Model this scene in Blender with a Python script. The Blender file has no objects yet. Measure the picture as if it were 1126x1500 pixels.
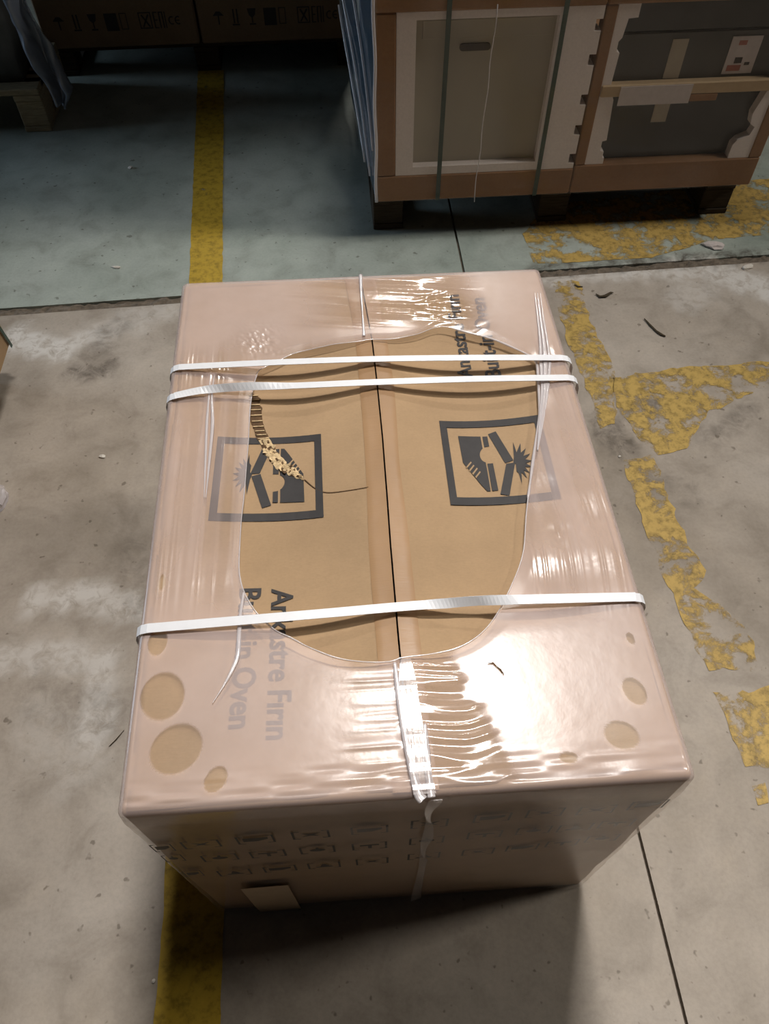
import bpy, bmesh, math, random
import numpy as np
from mathutils import Matrix, Vector
random.seed(4)
rng = np.random.RandomState(7)
scene = bpy.context.scene
COL = scene.collection

def lin(r, g, b):
    f = lambda c: (c/255/12.92) if c/255 <= .04045 else ((c/255+.055)/1.055)**2.4
    return (f(r), f(g), f(b), 1.0)

# ------------------------------------------------------------------ camera
FPX = 1123.57                                   # focal length in pixels of the 1126x1500 frame
PITCH, YAW, ROLL = 0.94773, -0.06451, -0.00865
CAM = np.array([-0.0426, -0.24726, 1.56195])
def cam_rot():
    a = math.pi/2 - PITCH
    Rx = np.array([[1,0,0],[0,math.cos(a),-math.sin(a)],[0,math.sin(a),math.cos(a)]])
    Rz = np.array([[math.cos(YAW),-math.sin(YAW),0],[math.sin(YAW),math.cos(YAW),0],[0,0,1]])
    Rr = np.array([[math.cos(ROLL),-math.sin(ROLL),0],[math.sin(ROLL),math.cos(ROLL),0],[0,0,1]])
    return Rz @ Rx @ Rr
RM = cam_rot()
cd = bpy.data.cameras.new('camera'); cam = bpy.data.objects.new('camera', cd); COL.objects.link(cam)
cd.sensor_fit = 'VERTICAL'; cd.sensor_height = 36; cd.sensor_width = 36; cd.lens = FPX/1500*36
cd.clip_start = .02
m4 = np.eye(4); m4[:3,:3] = RM; m4[:3,3] = CAM
cam.matrix_world = Matrix(m4.tolist()); scene.camera = cam

# ------------------------------------------------------------------ light and exposure
world = bpy.data.worlds.new('world'); scene.world = world; world.use_nodes = True
bg = world.node_tree.nodes['Background']; bg.inputs[0].default_value = (.92, .95, 1.0, 1); bg.inputs[1].default_value = .008
def area(name, loc, target, sx, sy, power, color, spread=math.pi):
    l = bpy.data.lights.new(name, 'AREA'); l.shape = 'RECTANGLE'; l.size = sx; l.size_y = sy
    l.energy = power; l.color = color; l.spread = spread
    o = bpy.data.objects.new(name, l); COL.objects.link(o); o.location = loc
    o.rotation_euler = (Vector(target)-Vector(loc)).to_track_quat('-Z', 'Y').to_euler()
    return o
area('ceiling_lamp_ahead', (.62, 1.97, 5.2), (.0, -.35, 0), .8, .3, 30, (1.0, .95, .905), math.radians(66))
area('ceiling_lamp_right', (5.4, 1.0, 6.0), (.3, 1.4, 0), .9, .4, 24, (1.0, .93, .83), math.radians(70))
area('ceiling_lamp_far', (.85, 7.4, 6.0), (.1, .5, .4), .8, .3, 15, (1.0, .95, .88), math.radians(60))
area('doorway_daylight', (-6.5, 3.2, 1.5), (.1, 2.2, .3), 1.8, 2.2, 16, (.62, .80, 1.0), math.radians(60))
vs = scene.view_settings
vs.view_transform = 'Standard'; vs.look = 'None'; vs.exposure = 0.0; vs.gamma = 1.0; vs.use_curve_mapping = False

# ------------------------------------------------------------------ helpers
T = 0.6556                                       # top of the oven carton
def ray(u, v):
    return RM @ np.array([(u-563)/FPX, -(v-750)/FPX, -1.0])
def onz(u, v, z=0.0):                            # traced photo point -> point on a horizontal plane
    d = ray(u, v); p = CAM + d*(z-CAM[2])/d[2]; return p
def ony(u, v, y=0.0):                            # traced photo point -> point on a vertical plane
    d = ray(u, v); p = CAM + d*(y-CAM[1])/d[1]; return p

NOISE = {}
def vnoise(x, y, seed=0):                        # smooth value noise, -1..1
    t = NOISE.get(seed)
    if t is None: t = NOISE[seed] = np.random.RandomState(seed).rand(256, 256)*2-1
    xi = np.floor(x).astype(int); yi = np.floor(y).astype(int)
    fx = x-xi; fy = y-yi; fx = fx*fx*(3-2*fx); fy = fy*fy*(3-2*fy)
    g = lambda a, b: t[a % 256, b % 256]
    return (g(xi,yi)*(1-fx)+g(xi+1,yi)*fx)*(1-fy) + (g(xi,yi+1)*(1-fx)+g(xi+1,yi+1)*fx)*fy
def sstep(a, b, x):
    t = np.clip((x-a)/(b-a), 0, 1); return t*t*(3-2*t)

def mesh(name, verts, faces, mat, parent=None, smooth=False, loc=None):
    me = bpy.data.meshes.new(name)
    me.from_pydata([tuple(map(float, v)) for v in verts], [], [tuple(map(int, f)) for f in faces]); me.update()
    if smooth: me.polygons.foreach_set('use_smooth', [True]*len(me.polygons))
    o = bpy.data.objects.new(name, me); COL.objects.link(o)
    if mat: me.materials.append(mat)
    if parent is not None: o.parent = parent
    if loc is not None: o.location = loc
    return o
def attr(o, name, vals):
    a = o.data.attributes.new(name, 'FLOAT', 'POINT'); a.data.foreach_set('value', np.asarray(vals, dtype=np.float32))
def tag(o, label, cat, group=None):
    o['label'] = label; o['category'] = cat
    if group: o['group'] = group
    return o
def empty(name, loc, label, cat, group=None):
    o = bpy.data.objects.new(name, None); COL.objects.link(o); o.location = loc; o.empty_display_size = .05
    bpy.context.view_layer.update()
    return tag(o, label, cat, group)
def fix(child, parent):                          # keep world place under a moved parent
    child.parent = parent; child.matrix_parent_inverse = Matrix.Translation(-Vector(parent.location))
    return child
def grid_faces(nu, nv, wrap_u=False, off=0):
    f = []; mu = nu if wrap_u else nu-1
    for j in range(nv-1):
        for i in range(mu):
            a = j*nu+i; b = j*nu+(i+1) % nu
            f.append((off+a, off+b, off+b+nu, off+a+nu))
    return f
def bevel_box(name, lo, hi, mat, parent=None, r=.004, seg=1):
    bm = bmesh.new(); bmesh.ops.create_cube(bm, size=1)
    lo = np.array(lo); hi = np.array(hi); c = (lo+hi)/2; s = hi-lo
    for v in bm.verts: v.co = Vector((c[0]+v.co.x*s[0], c[1]+v.co.y*s[1], c[2]+v.co.z*s[2]))
    if r: bmesh.ops.bevel(bm, geom=bm.edges[:], offset=min(r, .45*min(s)), segments=seg, affect='EDGES')
    me = bpy.data.meshes.new(name); bm.to_mesh(me); bm.free(); me.materials.append(mat)
    o = bpy.data.objects.new(name, me); COL.objects.link(o)
    if parent is not None: fix(o, parent)
    return o
def prism_xz(name, poly, y0, y1, mat, parent=None, r=0):
    """outline in x,z extruded along y"""
    n = len(poly); bm = bmesh.new()
    a = [bm.verts.new((p[0], y0, p[1])) for p in poly]; b = [bm.verts.new((p[0], y1, p[1])) for p in poly]
    bm.faces.new(a); bm.faces.new(b[::-1])
    for i in range(n): bm.faces.new((a[(i+1) % n], a[i], b[i], b[(i+1) % n]))
    bmesh.ops.recalc_face_normals(bm, faces=bm.faces[:])
    if r: bmesh.ops.bevel(bm, geom=bm.edges[:], offset=r, segments=1, affect='EDGES')
    me = bpy.data.meshes.new(name); bm.to_mesh(me); bm.free(); me.materials.append(mat)
    o = bpy.data.objects.new(name, me); COL.objects.link(o)
    if parent is not None: fix(o, parent)
    return o
def catmull(P, n, closed=False):
    P = np.asarray(P, float); N = len(P); out = []
    segs = N if closed else N-1
    for i in range(segs):
        if closed: p0,p1,p2,p3 = P[(i-1)%N],P[i],P[(i+1)%N],P[(i+2)%N]
        else: p0,p1,p2,p3 = P[max(i-1,0)],P[i],P[i+1],P[min(i+2,N-1)]
        for k in range(n):
            t = k/n
            out.append(.5*((2*p1)+(-p0+p2)*t+(2*p0-5*p1+4*p2-p3)*t*t+(-p0+3*p1-3*p2+p3)*t**3))
    if not closed: out.append(P[-1])
    return np.array(out)
def tube(name, P, rad, mat, parent=None, n=6, squash=1.0):
    P = np.asarray(P, float); V = []; rad = np.broadcast_to(rad, (len(P),))
    for i, p in enumerate(P):
        t = P[min(i+1,len(P)-1)]-P[max(i-1,0)]; t = t/(np.linalg.norm(t)+1e-9)
        up = np.array([0,0,1.0]) if abs(t[2]) < .9 else np.array([0,1.0,0])
        s = np.cross(t, up); s /= np.linalg.norm(s); w = np.cross(s, t)
        for k in range(n):
            a = 2*math.pi*k/n; V.append(p+rad[i]*(s*math.cos(a)+w*math.sin(a)*squash))
    F = grid_faces(n, len(P), True)
    F.append(tuple(range(n))[::-1]); F.append(tuple(range((len(P)-1)*n, len(P)*n)))
    o = mesh(name, V, F, mat, None, True)
    if parent is not None: fix(o, parent)
    return o
def ribbon(name, P, Wd, N, width, thick, mat, parent=None):
    """flat band through P; Wd = unit width direction, N = unit normal at each point"""
    P, Wd, N = map(lambda a: np.asarray(a, float), (P, Wd, N)); V = []
    width = np.broadcast_to(width, (len(P),))
    for p, w, n, wi in zip(P, Wd, N, width):
        h = w*wi/2; t = n*thick/2
        V += [p-h-t, p+h-t, p+h+t, p-h+t]
    F = grid_faces(4, len(P), True); F.append((3,2,1,0)); k = (len(P)-1)*4; F.append((k,k+1,k+2,k+3))
    o = mesh(name, V, F, mat, None, False)
    bm = bmesh.new(); bm.from_mesh(o.data); bmesh.ops.recalc_face_normals(bm, faces=bm.faces[:]); bm.to_mesh(o.data); bm.free()
    if parent is not None: fix(o, parent)
    return o

# ------------------------------------------------------------------ materials
class NT:
    def __init__(s, name):
        s.m = bpy.data.materials.new(name); s.m.use_nodes = True; s.t = s.m.node_tree; s.t.nodes.clear()
        s.out = s.n('ShaderNodeOutputMaterial')
    def n(s, typ, **kw):
        nd = s.t.nodes.new(typ)
        for k, v in kw.items(): setattr(nd, k, v)
        return nd
    def l(s, a, b): s.t.links.new(a, b)
    def coord(s, scale=(1,1,1), kind='Object'):
        tc = s.n('ShaderNodeTexCoord'); mp = s.n('ShaderNodeMapping'); mp.inputs['Scale'].default_value = scale
        s.l(tc.outputs[kind], mp.inputs['Vector']); return mp.outputs[0]
    def noise(s, vec, scale, detail=4, rough=.55, dist=0):
        nd = s.n('ShaderNodeTexNoise'); nd.inputs['Scale'].default_value = scale; nd.inputs['Detail'].default_value = detail
        nd.inputs['Roughness'].default_value = rough; nd.inputs['Distortion'].default_value = dist
        s.l(vec, nd.inputs['Vector']); return nd.outputs['Fac']
    def ramp(s, fac, stops):
        r = s.n('ShaderNodeValToRGB'); e = r.color_ramp.elements
        while len(e) < len(stops): e.new(.5)
        for el, (p, c) in zip(e, stops): el.position = p; el.color = c if len(c) == 4 else (*c, 1)
        s.l(fac, r.inputs[0]); return r.outputs[0]
    def mix(s, fac, a, b, mode='MIX'):
        r = s.n('ShaderNodeMix', data_type='RGBA', blend_type=mode)
        for i, v in ((0, fac), (6, a), (7, b)):
            if hasattr(v, 'links'): s.l(v, r.inputs[i])
            else: r.inputs[i].default_value = v
        return r.outputs[2]
    def math(s, op, a, b=0.0, clamp=False):
        r = s.n('ShaderNodeMath', operation=op, use_clamp=clamp)
        for i, v in ((0, a), (1, b)):
            if hasattr(v, 'links'): s.l(v, r.inputs[i])
            else: r.inputs[i].default_value = v
        return r.outputs[0]
    def attr(s, name):
        a = s.n('ShaderNodeAttribute', attribute_name=name); return a.outputs['Fac']
    def bump(s, h, strength, dist=.002):
        b = s.n('ShaderNodeBump'); b.inputs['Strength'].default_value = strength; b.inputs['Distance'].default_value = dist
        s.l(h, b.inputs['Height']); return b.outputs[0]
    def bsdf(s, col, rough=.6, spec=.4, normal=None, metal=0):
        p = s.n('ShaderNodeBsdfPrincipled')
        for k, v in (('Base Color', col), ('Roughness', rough), ('Specular IOR Level', spec), ('Metallic', metal)):
            if hasattr(v, 'links'): s.l(v, p.inputs[k])
            else: p.inputs[k].default_value = v
        if normal is not None: s.l(normal, p.inputs['Normal'])
        return p
    def done(s, sh): s.l(sh, s.out.inputs['Surface']); return s.m

def simple(name, rgb, rough=.6, var=.12, scale=30, bump=.1, spec=.35, stretch=(1,1,1)):
    k = NT(name); v = k.coord(stretch); f = k.noise(v, scale, 5, .6); c = lin(*rgb)
    lo = tuple(x*(1-var) for x in c[:3])+(1,); hi = tuple(min(1, x*(1+var)) for x in c[:3])+(1,)
    col = k.ramp(f, [(.3, lo), (.7, hi)])
    return k.done(k.bsdf(col, rough, spec, k.bump(f, bump)).outputs[0])

def cardboard(name, rgb, rough=.75):
    k = NT(name); v = k.coord(); c = lin(*rgb)
    fib = k.noise(k.coord((14, 160, 14)), 9, 4, .6); cloud = k.noise(v, 7, 4, .6); fl = k.noise(v, 260, 2)
    a = k.ramp(cloud, [(.3, tuple(x*.88 for x in c[:3])), (.7, tuple(x*1.07 for x in c[:3]))])
    b = k.mix(.35, a, k.ramp(fib, [(.35, (.82,.82,.82)), (.65, (1.08,1.08,1.08))]), 'MULTIPLY')
    b = k.mix(.25, b, k.ramp(fl, [(.3, (.85,.85,.85)), (.6, (1.05,1.05,1.05))]), 'MULTIPLY')
    return k.done(k.bsdf(b, rough, .25, k.bump(fib, .12, .001)).outputs[0])

M = {}
M['card'] = cardboard('cardboard', (170, 142, 109))
M['card_dark'] = cardboard('cardboard_brown', (150, 112, 78))
M['card_grey'] = cardboard('cardboard_greyed', (128, 108, 86))
M['card_inner'] = simple('torn_cardboard_core', (205, 180, 140), .9, .35, 120, .6)
M['card_core_shade'] = simple('torn_cardboard_shadow_core', (92, 70, 48), .9, .3, 120, .6)  # dark copy of the core colour, shade of the crevices painted in
M['ink'] = simple('black_ink', (44, 41, 41), .6, .18, 60, .05)
M['faded_ink'] = simple('black_ink_side', (62, 56, 50), .6, .25, 60, .05)
M['strap'] = simple('white_strap', (226, 228, 232), .35, .04, 40, .05, .5)
M['green_strap'] = simple('green_strap', (38, 66, 54), .4, .15, 40, .05, .5)
M['foam'] = simple('white_foam', (238, 229, 224), .8, .05, 180, .25)
M['panel'] = simple('grey_panel', (172, 166, 150), .45, .04, 6, .03)
M['slot'] = simple('dark_slot', (62, 54, 48), .6, .1)
M['glass'] = simple('dark_oven_glass', (46, 47, 44), .25, .25, 5, .02, .5)
M['glass_upper'] = simple('dark_oven_fascia', (66, 64, 58), .35, .2, 5, .02, .5)
M['cream'] = simple('cream_bar', (190, 165, 130), .7, .08)
M['paper'] = simple('paper', (205, 196, 192), .8, .06, 60, .1)
M['tape_pale'] = simple('pale_tape', (178, 168, 148), .5, .06)
M['label_card'] = simple('pale_label', (172, 152, 128), .6, .06)
M['red_print'] = simple('red_print', (170, 110, 95), .8, .1)
M['wood'] = simple('pallet_wood', (150, 138, 112), .85, .3, 14, .4, .2, (1.5, 12, 12))
M['wood_shaded'] = simple('pallet_wood_shaded', (58, 50, 40), .85, .3, 14, .4, .2, (1.5, 12, 12))  # darker copy of the pallet wood, shade under the loads painted in
M['dark_wrap'] = simple('dark_wrapped_goods', (64, 66, 66), .5, .3, 9, .2)
M['twig'] = simple('dry_twig', (74, 64, 48), .9, .2)
M['crumb'] = simple('pale_crumb', (220, 214, 204), .8, .1)

# brown parcel tape with crackle
k = NT('parcel_tape'); v = k.coord((1, 1, 1)); wr = k.noise(k.coord((8, 90, 8)), 3, 3, .6, .6); c = lin(162, 128, 92)
col = k.ramp(k.noise(v, 8, 3), [(.3, tuple(x*.9 for x in c[:3])), (.7, tuple(x*1.06 for x in c[:3]))])
M['tape'] = k.done(k.bsdf(col, .42, .4, k.bump(wr, .3, .0012)).outputs[0])

def film_mat(name, tint, refl=(.05, .55), rough=.18, bump_scale=40, bump=.15, haze_attr=True, haze=.3, rough_attr=False, stretch=(1,1,1)):
    """thin plastic: mostly see-through, a milky veil, and a gloss that grows at grazing angles"""
    k = NT(name); v = k.coord(stretch)
    nz = k.noise(v, bump_scale, 3, .5); nb = k.bump(nz, bump, .002)
    h = k.attr('haze') if haze_attr else haze
    cl = k.noise(k.coord(), 9, 4, .6)
    if haze_attr: h = k.math('MULTIPLY', h, k.math('ADD', k.math('MULTIPLY', cl, .5), .75), True)
    tr = k.n('ShaderNodeBsdfTransparent'); tr.inputs[0].default_value = (.97, .96, .95, 1)
    df = k.n('ShaderNodeBsdfDiffuse'); df.inputs[0].default_value = tint
    m1 = k.n('ShaderNodeMixShader')
    if hasattr(h, 'links'): k.l(h, m1.inputs[0])
    else: m1.inputs[0].default_value = h
    k.l(tr.outputs[0], m1.inputs[1]); k.l(df.outputs[0], m1.inputs[2])
    gl = k.n('ShaderNodeBsdfGlossy'); gl.inputs[0].default_value = (1, 1, 1, 1)
    if rough_attr: k.l(k.attr('gloss_rough'), gl.inputs['Roughness'])
    else: gl.inputs['Roughness'].default_value = rough
    k.l(nb, gl.inputs['Normal'])
    lw = k.n('ShaderNodeLayerWeight'); lw.inputs[0].default_value = .5; k.l(nb, lw.inputs['Normal'])
    p4 = k.math('POWER', lw.outputs['Facing'], 4.0)
    fac = k.math('ADD', k.math('MULTIPLY', p4, refl[1]), refl[0], True)
    m2 = k.n('ShaderNodeMixShader'); k.l(fac, m2.inputs[0]); k.l(m1.outputs[0], m2.inputs[1]); k.l(gl.outputs[0], m2.inputs[2])
    return k.done(m2.outputs[0])
M['film'] = film_mat('stretch_film', lin(240, 219, 213), (.034, .5), rough_attr=True, bump_scale=55, bump=.12)
M['film_rope'] = film_mat('stretch_film_rolled', lin(232, 226, 228), (.10, .5), .2, 60, .3, False, .5)
M['film_fold'] = film_mat('stretch_film_fold', lin(226, 218, 218), (.07, .5), .16, 45, .12, False, .18, stretch=(8, 1, 1))
M['film_load'] = film_mat('pallet_film', lin(170, 160, 150), (.03, .5), .1, 16, .25, False, .035, stretch=(1, 1, 6))
M['film_side'] = film_mat('pallet_film_side_blue_sheen', lin(92, 112, 130), (.12, .6), .12, 9, .35, False, .42, stretch=(1, 3, 1))  # blue daylight sheen put into the side film's tint
M['film_drape'] = film_mat('loose_film', lin(112, 120, 134), (.06, .5), .3, 22, .5, False, .72)

def concrete(name, base, warm, dark):
    k = NT(name); v = k.coord()
    big = k.noise(v, 1.7, 5, .6, .4); mid = k.noise(v, 9, 6, .65, .5); fine = k.noise(v, 120, 3, .6)
    c = k.ramp(big, [(.34, lin(*dark)), (.5, lin(*base)), (.68, lin(*warm))])
    c = k.mix(.55, c, k.ramp(mid, [(.3, (.62,.60,.57)), (.5, (1,1,1)), (.72, (1.2,1.19,1.17))]), 'MULTIPLY')
    c = k.mix(.35, c, k.ramp(fine, [(.3, (.8,.8,.8)), (.6, (1.06,1.06,1.06))]), 'MULTIPLY')
    sp = k.ramp(k.noise(v, 42, 2, .5), [(.27, (.45,.43,.40)), (.32, (1,1,1))])
    c = k.mix(.8, c, sp, 'MULTIPLY')
    w = k.attr('white'); wn = k.noise(v, 34, 6, .7, .6)
    wf = k.math('MULTIPLY', w, k.ramp(wn, [(.30, (0,0,0)), (.55, (1,1,1))]), True)
    c = k.mix(wf, c, lin(214, 210, 204))
    d = k.attr('dark'); df = k.math('MULTIPLY', d, k.ramp(k.noise(v, 20, 6, .7, .6), [(.35, (0,0,0)), (.65, (1,1,1))]), True)
    c = k.mix(df, c, lin(70, 62, 52))
    return k.done(k.bsdf(c, k.ramp(mid, [(.3, (.42,)*3), (.7, (.62,)*3)]), .35, k.bump(fine, .12, .002)).outputs[0])
M['concrete'] = concrete('bare_concrete', (170, 160, 148), (184, 175, 164), (148, 138, 125))
M['painted'] = concrete('green_grey_concrete', (164, 173, 165), (175, 183, 176), (146, 157, 149))
M['joint'] = simple('joint_filler', (112, 102, 90), .9, .35, 60, .6)

def paint(name, rgb, wear):
    k = NT(name); v = k.coord(); c = lin(*rgb)
    n1 = k.noise(v, 17, 9, .74, .25); n2 = k.noise(v, 7, 3, .6)
    e = k.attr('edge')
    m = k.math('ADD', k.math('MULTIPLY', n1, .75), k.math('MULTIPLY', n2, .55))
    m = k.math('ADD', m, k.math('MULTIPLY', e, .35))
    msk = k.ramp(m, [(wear-.05, (0,0,0)), (wear+.05, (1,1,1))])
    col = k.ramp(k.noise(v, 40, 6, .7), [(.34, tuple(x*.55 for x in c[:3])), (.52, c), (.75, tuple(min(1, x*1.12) for x in c[:3]))])
    p = k.bsdf(col, .5, .35); tr = k.n('ShaderNodeBsdfTransparent'); mx = k.n('ShaderNodeMixShader')
    k.l(msk, mx.inputs[0]); k.l(tr.outputs[0], mx.inputs[1]); k.l(p.outputs[0], mx.inputs[2])
    return k.done(mx.outputs[0])
M['yellow'] = paint('worn_yellow_paint', (192, 162, 92), .628)
M['yellow_solid'] = paint('yellow_paint', (190, 158, 54), .47)

# ------------------------------------------------------------------ floor
floor = mesh('floor', [(-5,-3,-.012),(5,-3,-.012),(5,6,-.012),(-5,6,-.012)], [(0,1,2,3)], M['joint']); floor['kind'] = 'structure'
def seg_dist(X, Y, a, b):
    ax, ay = a; bx, by = b; dx, dy = bx-ax, by-ay; t = np.clip(((X-ax)*dx+(Y-ay)*dy)/(dx*dx+dy*dy+1e-9), 0, 1)
    return np.hypot(X-ax-t*dx, Y-ay-t*dy)
WHITE = [((20,492),(85,512),.045,1.0),((85,512),(135,492),.03,.8),((130,490),(240,455),.05,.45),((50,878),(130,872),.03,.85),((130,872),(215,900),.035,.7),
         ((0,962),(105,965),.035,.7),((100,960),(150,968),.03,.7),((150,968),(142,1070),.03,.75),((800,408),(925,402),.03,.7),((925,400),(1045,390),.04,.95),
         ((1045,395),(1126,425),.055,1.0),((1060,400),(1000,440),.05,.45),((60,1060),(110,1130),.05,.3)]
DARK = [((110,545),(155,540),.03,.8),((135,520),(170,480),.04,.5),((880,625),(905,650),.04,.8),((930,600),(975,590),.04,.7),((200,800),(215,900),.04,.4),
        ((790,396),(1126,372),.035,.9),((60,1010),(200,1060),.05,.35),((950,700),(1010,720),.04,.4),((1040,640),(1100,600),.03,.5)]
def slab(name, xs, ys, mat, skewx=0, skewy=0):
    X, Y = np.meshgrid(xs, ys); nx, ny = len(xs), len(ys)
    X = X + skewx*(Y-ys[0]); 
    Y2 = Y + skewy*X*np.where(np.abs(Y-(1.75 if ys[0] < 1 else 1.80)) < .4, 1, 0)
    V = np.stack([X.ravel(), Y2.ravel(), np.zeros(X.size)], 1)
    V[:, 2] += .0006*vnoise(V[:,0]*12, V[:,1]*12, 3)
    # skirt so that the joint shows an edge
    F = grid_faces(nx, ny)
    rim = list(range(nx)) + [j*nx+nx-1 for j in range(1, ny)] + [(ny-1)*nx+i for i in range(nx-2, -1, -1)] + [j*nx for j in range(ny-2, 0, -1)]
    base = len(V); VV = [tuple(p) for p in V] + [(V[i][0], V[i][1], -.011) for i in rim]
    for q in range(len(rim)):
        r2 = (q+1) % len(rim); F.append((rim[q], base+q, base+r2, rim[r2]))
    o = mesh(name, VV, F, mat, floor, False); VV = np.array(VV)
    for nm, L in (('white', WHITE), ('dark', DARK)):
        a = np.zeros(len(VV))
        for p, q, r, s in L:
            P = onz(*p); Q = onz(*q); d = seg_dist(VV[:,0], VV[:,1], P[:2], Q[:2]) + .02*vnoise(VV[:,0]*30, VV[:,1]*30, 5)
            a = np.maximum(a, s*(1-sstep(r*.6, r*1.6, d)))
        attr(o, nm, a)
    return o
fx = lambda a, b, s=.02: np.arange(a, b+1e-6, s)
JX = .466                                        # saw cut between the two near slabs
near_y = np.concatenate([[-3, -1.2], fx(-.5, 1.72, .02), [1.7385]])
slab('slab', np.concatenate([[-5, -2.5], fx(-1.5, JX-.004, .02)]), near_y, M['concrete'], 0, .032)
slab('slab', np.concatenate([[JX], fx(JX+.02, 1.7, .02), [3, 5]]), near_y, M['concrete'], 0, .032)
far_y = np.concatenate([[1.775], fx(1.80, 3.9, .025), [6]])
slab('slab', np.concatenate([[-5, -2.5], fx(-1.8, .3535, .025)]), far_y, M['painted'], 0, .032)
slab('slab', np.concatenate([[.3575], fx(.38, 2.0, .025), [3, 5]]), far_y, M['painted'], 0, .032)
# rough filled joint between near and far slabs
xs = fx(-2.0, 2.2, .012); rows = [-.004, .006, .016, .026, .034]
V = []
for j, r in enumerate(rows):
    for x in xs: V.append((x, 1.7385+.032*x+r+.003*vnoise(np.array([x*20.]), np.array([j*3.]), 8)[0], -.005+.006*vnoise(np.array([x*60.]), np.array([j*1.7]), 9)[0]))
mesh('joint_filler', V, grid_faces(len(xs), len(rows)), M['joint'], floor)

def marking(name, px, mat, label, z=.0014, ragged=.006, world=None):
    """painted patch; outline traced on the floor, resampled with a ragged rim"""
    P = np.array([onz(*p)[:2] for p in px]) if world is None else np.array(world, float)
    out = []
    for i in range(len(P)):
        a, b = P[i], P[(i+1) % len(P)]; n = max(1, int(np.linalg.norm(b-a)/.012))
        for q in range(n): out.append(a+(b-a)*q/n)
    out = np.array(out); t = np.arange(len(out))
    out = out + ragged*np.stack([vnoise(t*.6, t*0+1., 11), vnoise(t*.6, t*0+9., 12)], 1)
    c = out.mean(0)
    bm = bmesh.new(); vs_ = [bm.verts.new((p[0], p[1], z)) for p in out]; bm.faces.new(vs_)
    bmesh.ops.triangulate(bm, faces=bm.faces[:]); me = bpy.data.meshes.new(name); bm.normal_update()
    for f in bm.faces:
        if f.normal.z < 0: f.normal_flip()
    bm.to_mesh(me); bm.free(); me.materials.append(mat); o = bpy.data.objects.new(name, me); COL.objects.link(o)
    attr(o, 'edge', np.zeros(len(me.vertices)))
    return tag(o, label, 'floor marking', 'yellow floor markings')
marking('floor_line', None, M['yellow_solid'], 'long straight yellow floor line running under the left side of the carton', ragged=.002,
        world=[(-.436,-.5),(-.436,0),(-.479,.9),(-.530,1.84),(-.60,3.25),(-.49,3.25),(-.423,1.83),(-.37,.9),(-.325,0),(-.323,-.5)])
marking('floor_line', [(806,410),(848,412),(867,475),(900,537),(902,621),(880,627),(857,563),(828,491)], M['yellow'], 'worn yellow strip beside the rear right corner of the carton')
marking('floor_line', [(900,552),(987,540),(1126,529),(1160,526),(1160,562),(1126,565),(1036,604),(1007,656),(961,668),(934,640),(915,612),(900,596)], M['yellow'], 'flaking yellow strip running off to the right picture edge')
marking('floor_line', [(913,672),(957,667),(981,733),(1008,795),(1035,837),(1017,864),(1058,888),(1093,918),(1116,984),(1076,980),(1035,982),(1000,907),(965,826),(930,737)], M['yellow'], 'long worn yellow strip slanting beside the right side of the carton')
marking('floor_line', [(1046,1011),(1097,1015),(1126,1000),(1150,1000),(1150,1120),(1093,1125)], M['yellow'], 'yellow paint patch at the right picture edge, broken off from the slanting strip')
marking('floor_line', [(1102,1150),(1118,1145),(1126,1178),(1110,1180)], M['yellow'], 'smallest crumb of yellow paint, lowest at the right picture edge', ragged=.003)
marking('floor_line', [(766,342),(800,300),(1126,262),(1180,262),(1180,338),(1126,344),(1052,350),(987,368),(955,378),(857,383),(792,387),(780,385)], M['yellow'], 'broad worn yellow band on the floor in front of the wrapped ovens', ragged=.004)

# ------------------------------------------------------------------ the oven carton
box = empty('oven_carton', (0, .47, 0), 'large brown oven carton in torn stretch film with three white straps', 'carton')
QTL, QTR, QBR, QBL = np.array([-.3345,.949]), np.array([.3265,.940]), np.array([.331,-.003]), np.array([-.331,.003])
def quad_in(ins):
    """the four top corners inset by ins"""
    c = (QTL+QTR+QBR+QBL)/4; out = []
    for q in (QBL, QBR, QTR, QTL):
        s = np.sign(q-c); out.append(q-s*ins)
    return out
def ring(ins, z, rad, n=6, seg=28):
    """rounded rectangle ring, counter-clockwise"""
    Q = quad_in(ins); out = []
    dirs = [(-1,-1),(1,-1),(1,1),(-1,1)]; starts = [math.pi, 1.5*math.pi, 0, .5*math.pi]
    arcs = []
    for q, d, a0 in zip(Q, dirs, starts):
        cc = q-np.array(d)*rad
        arcs.append([cc+rad*np.array([math.cos(a0+.5*math.pi*i/n), math.sin(a0+.5*math.pi*i/n)]) for i in range(n+1)])
    for i in range(4):
        out += arcs[i]; a = arcs[i][-1]; b = arcs[(i+1) % 4][0]
        out += [a+(b-a)*j/seg for j in range(1, seg)]
    return [(p[0], p[1], z) for p in out]
RD = .007
prof = [(0, z) for z in np.linspace(0, T-RD, 14)] + [(RD*(1-math.cos(a)), T-RD+RD*math.sin(a)) for a in np.linspace(.25, math.pi/2, 6)] + [(RD+.004, T-.0005)]
V = []; 
for ins, z in prof: V += ring(ins, z, .006)
nr = len(ring(0, 0, .006)); V = np.array(V)
# slight buckling of the walls
bk = .0022*vnoise(V[:,0]*9+V[:,1]*9, V[:,2]*14, 21)*np.sin(np.clip(V[:,2]/T,0,1)*math.pi)
cc = np.array([0, .47]); dd = V[:,:2]-cc; dd /= np.linalg.norm(dd, axis=1)[:,None]; V[:,:2] += dd*bk[:,None]
V[:,2] += np.where(V[:,2] > T-.02, .0018*vnoise(V[:,0]*25+3, V[:,1]*25, 22), 0)
F = grid_faces(nr, len(prof), True); F.append(tuple(range(nr))[::-1])
fix(mesh('carton_body', V, F, M['card'], None, True), box)

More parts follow.
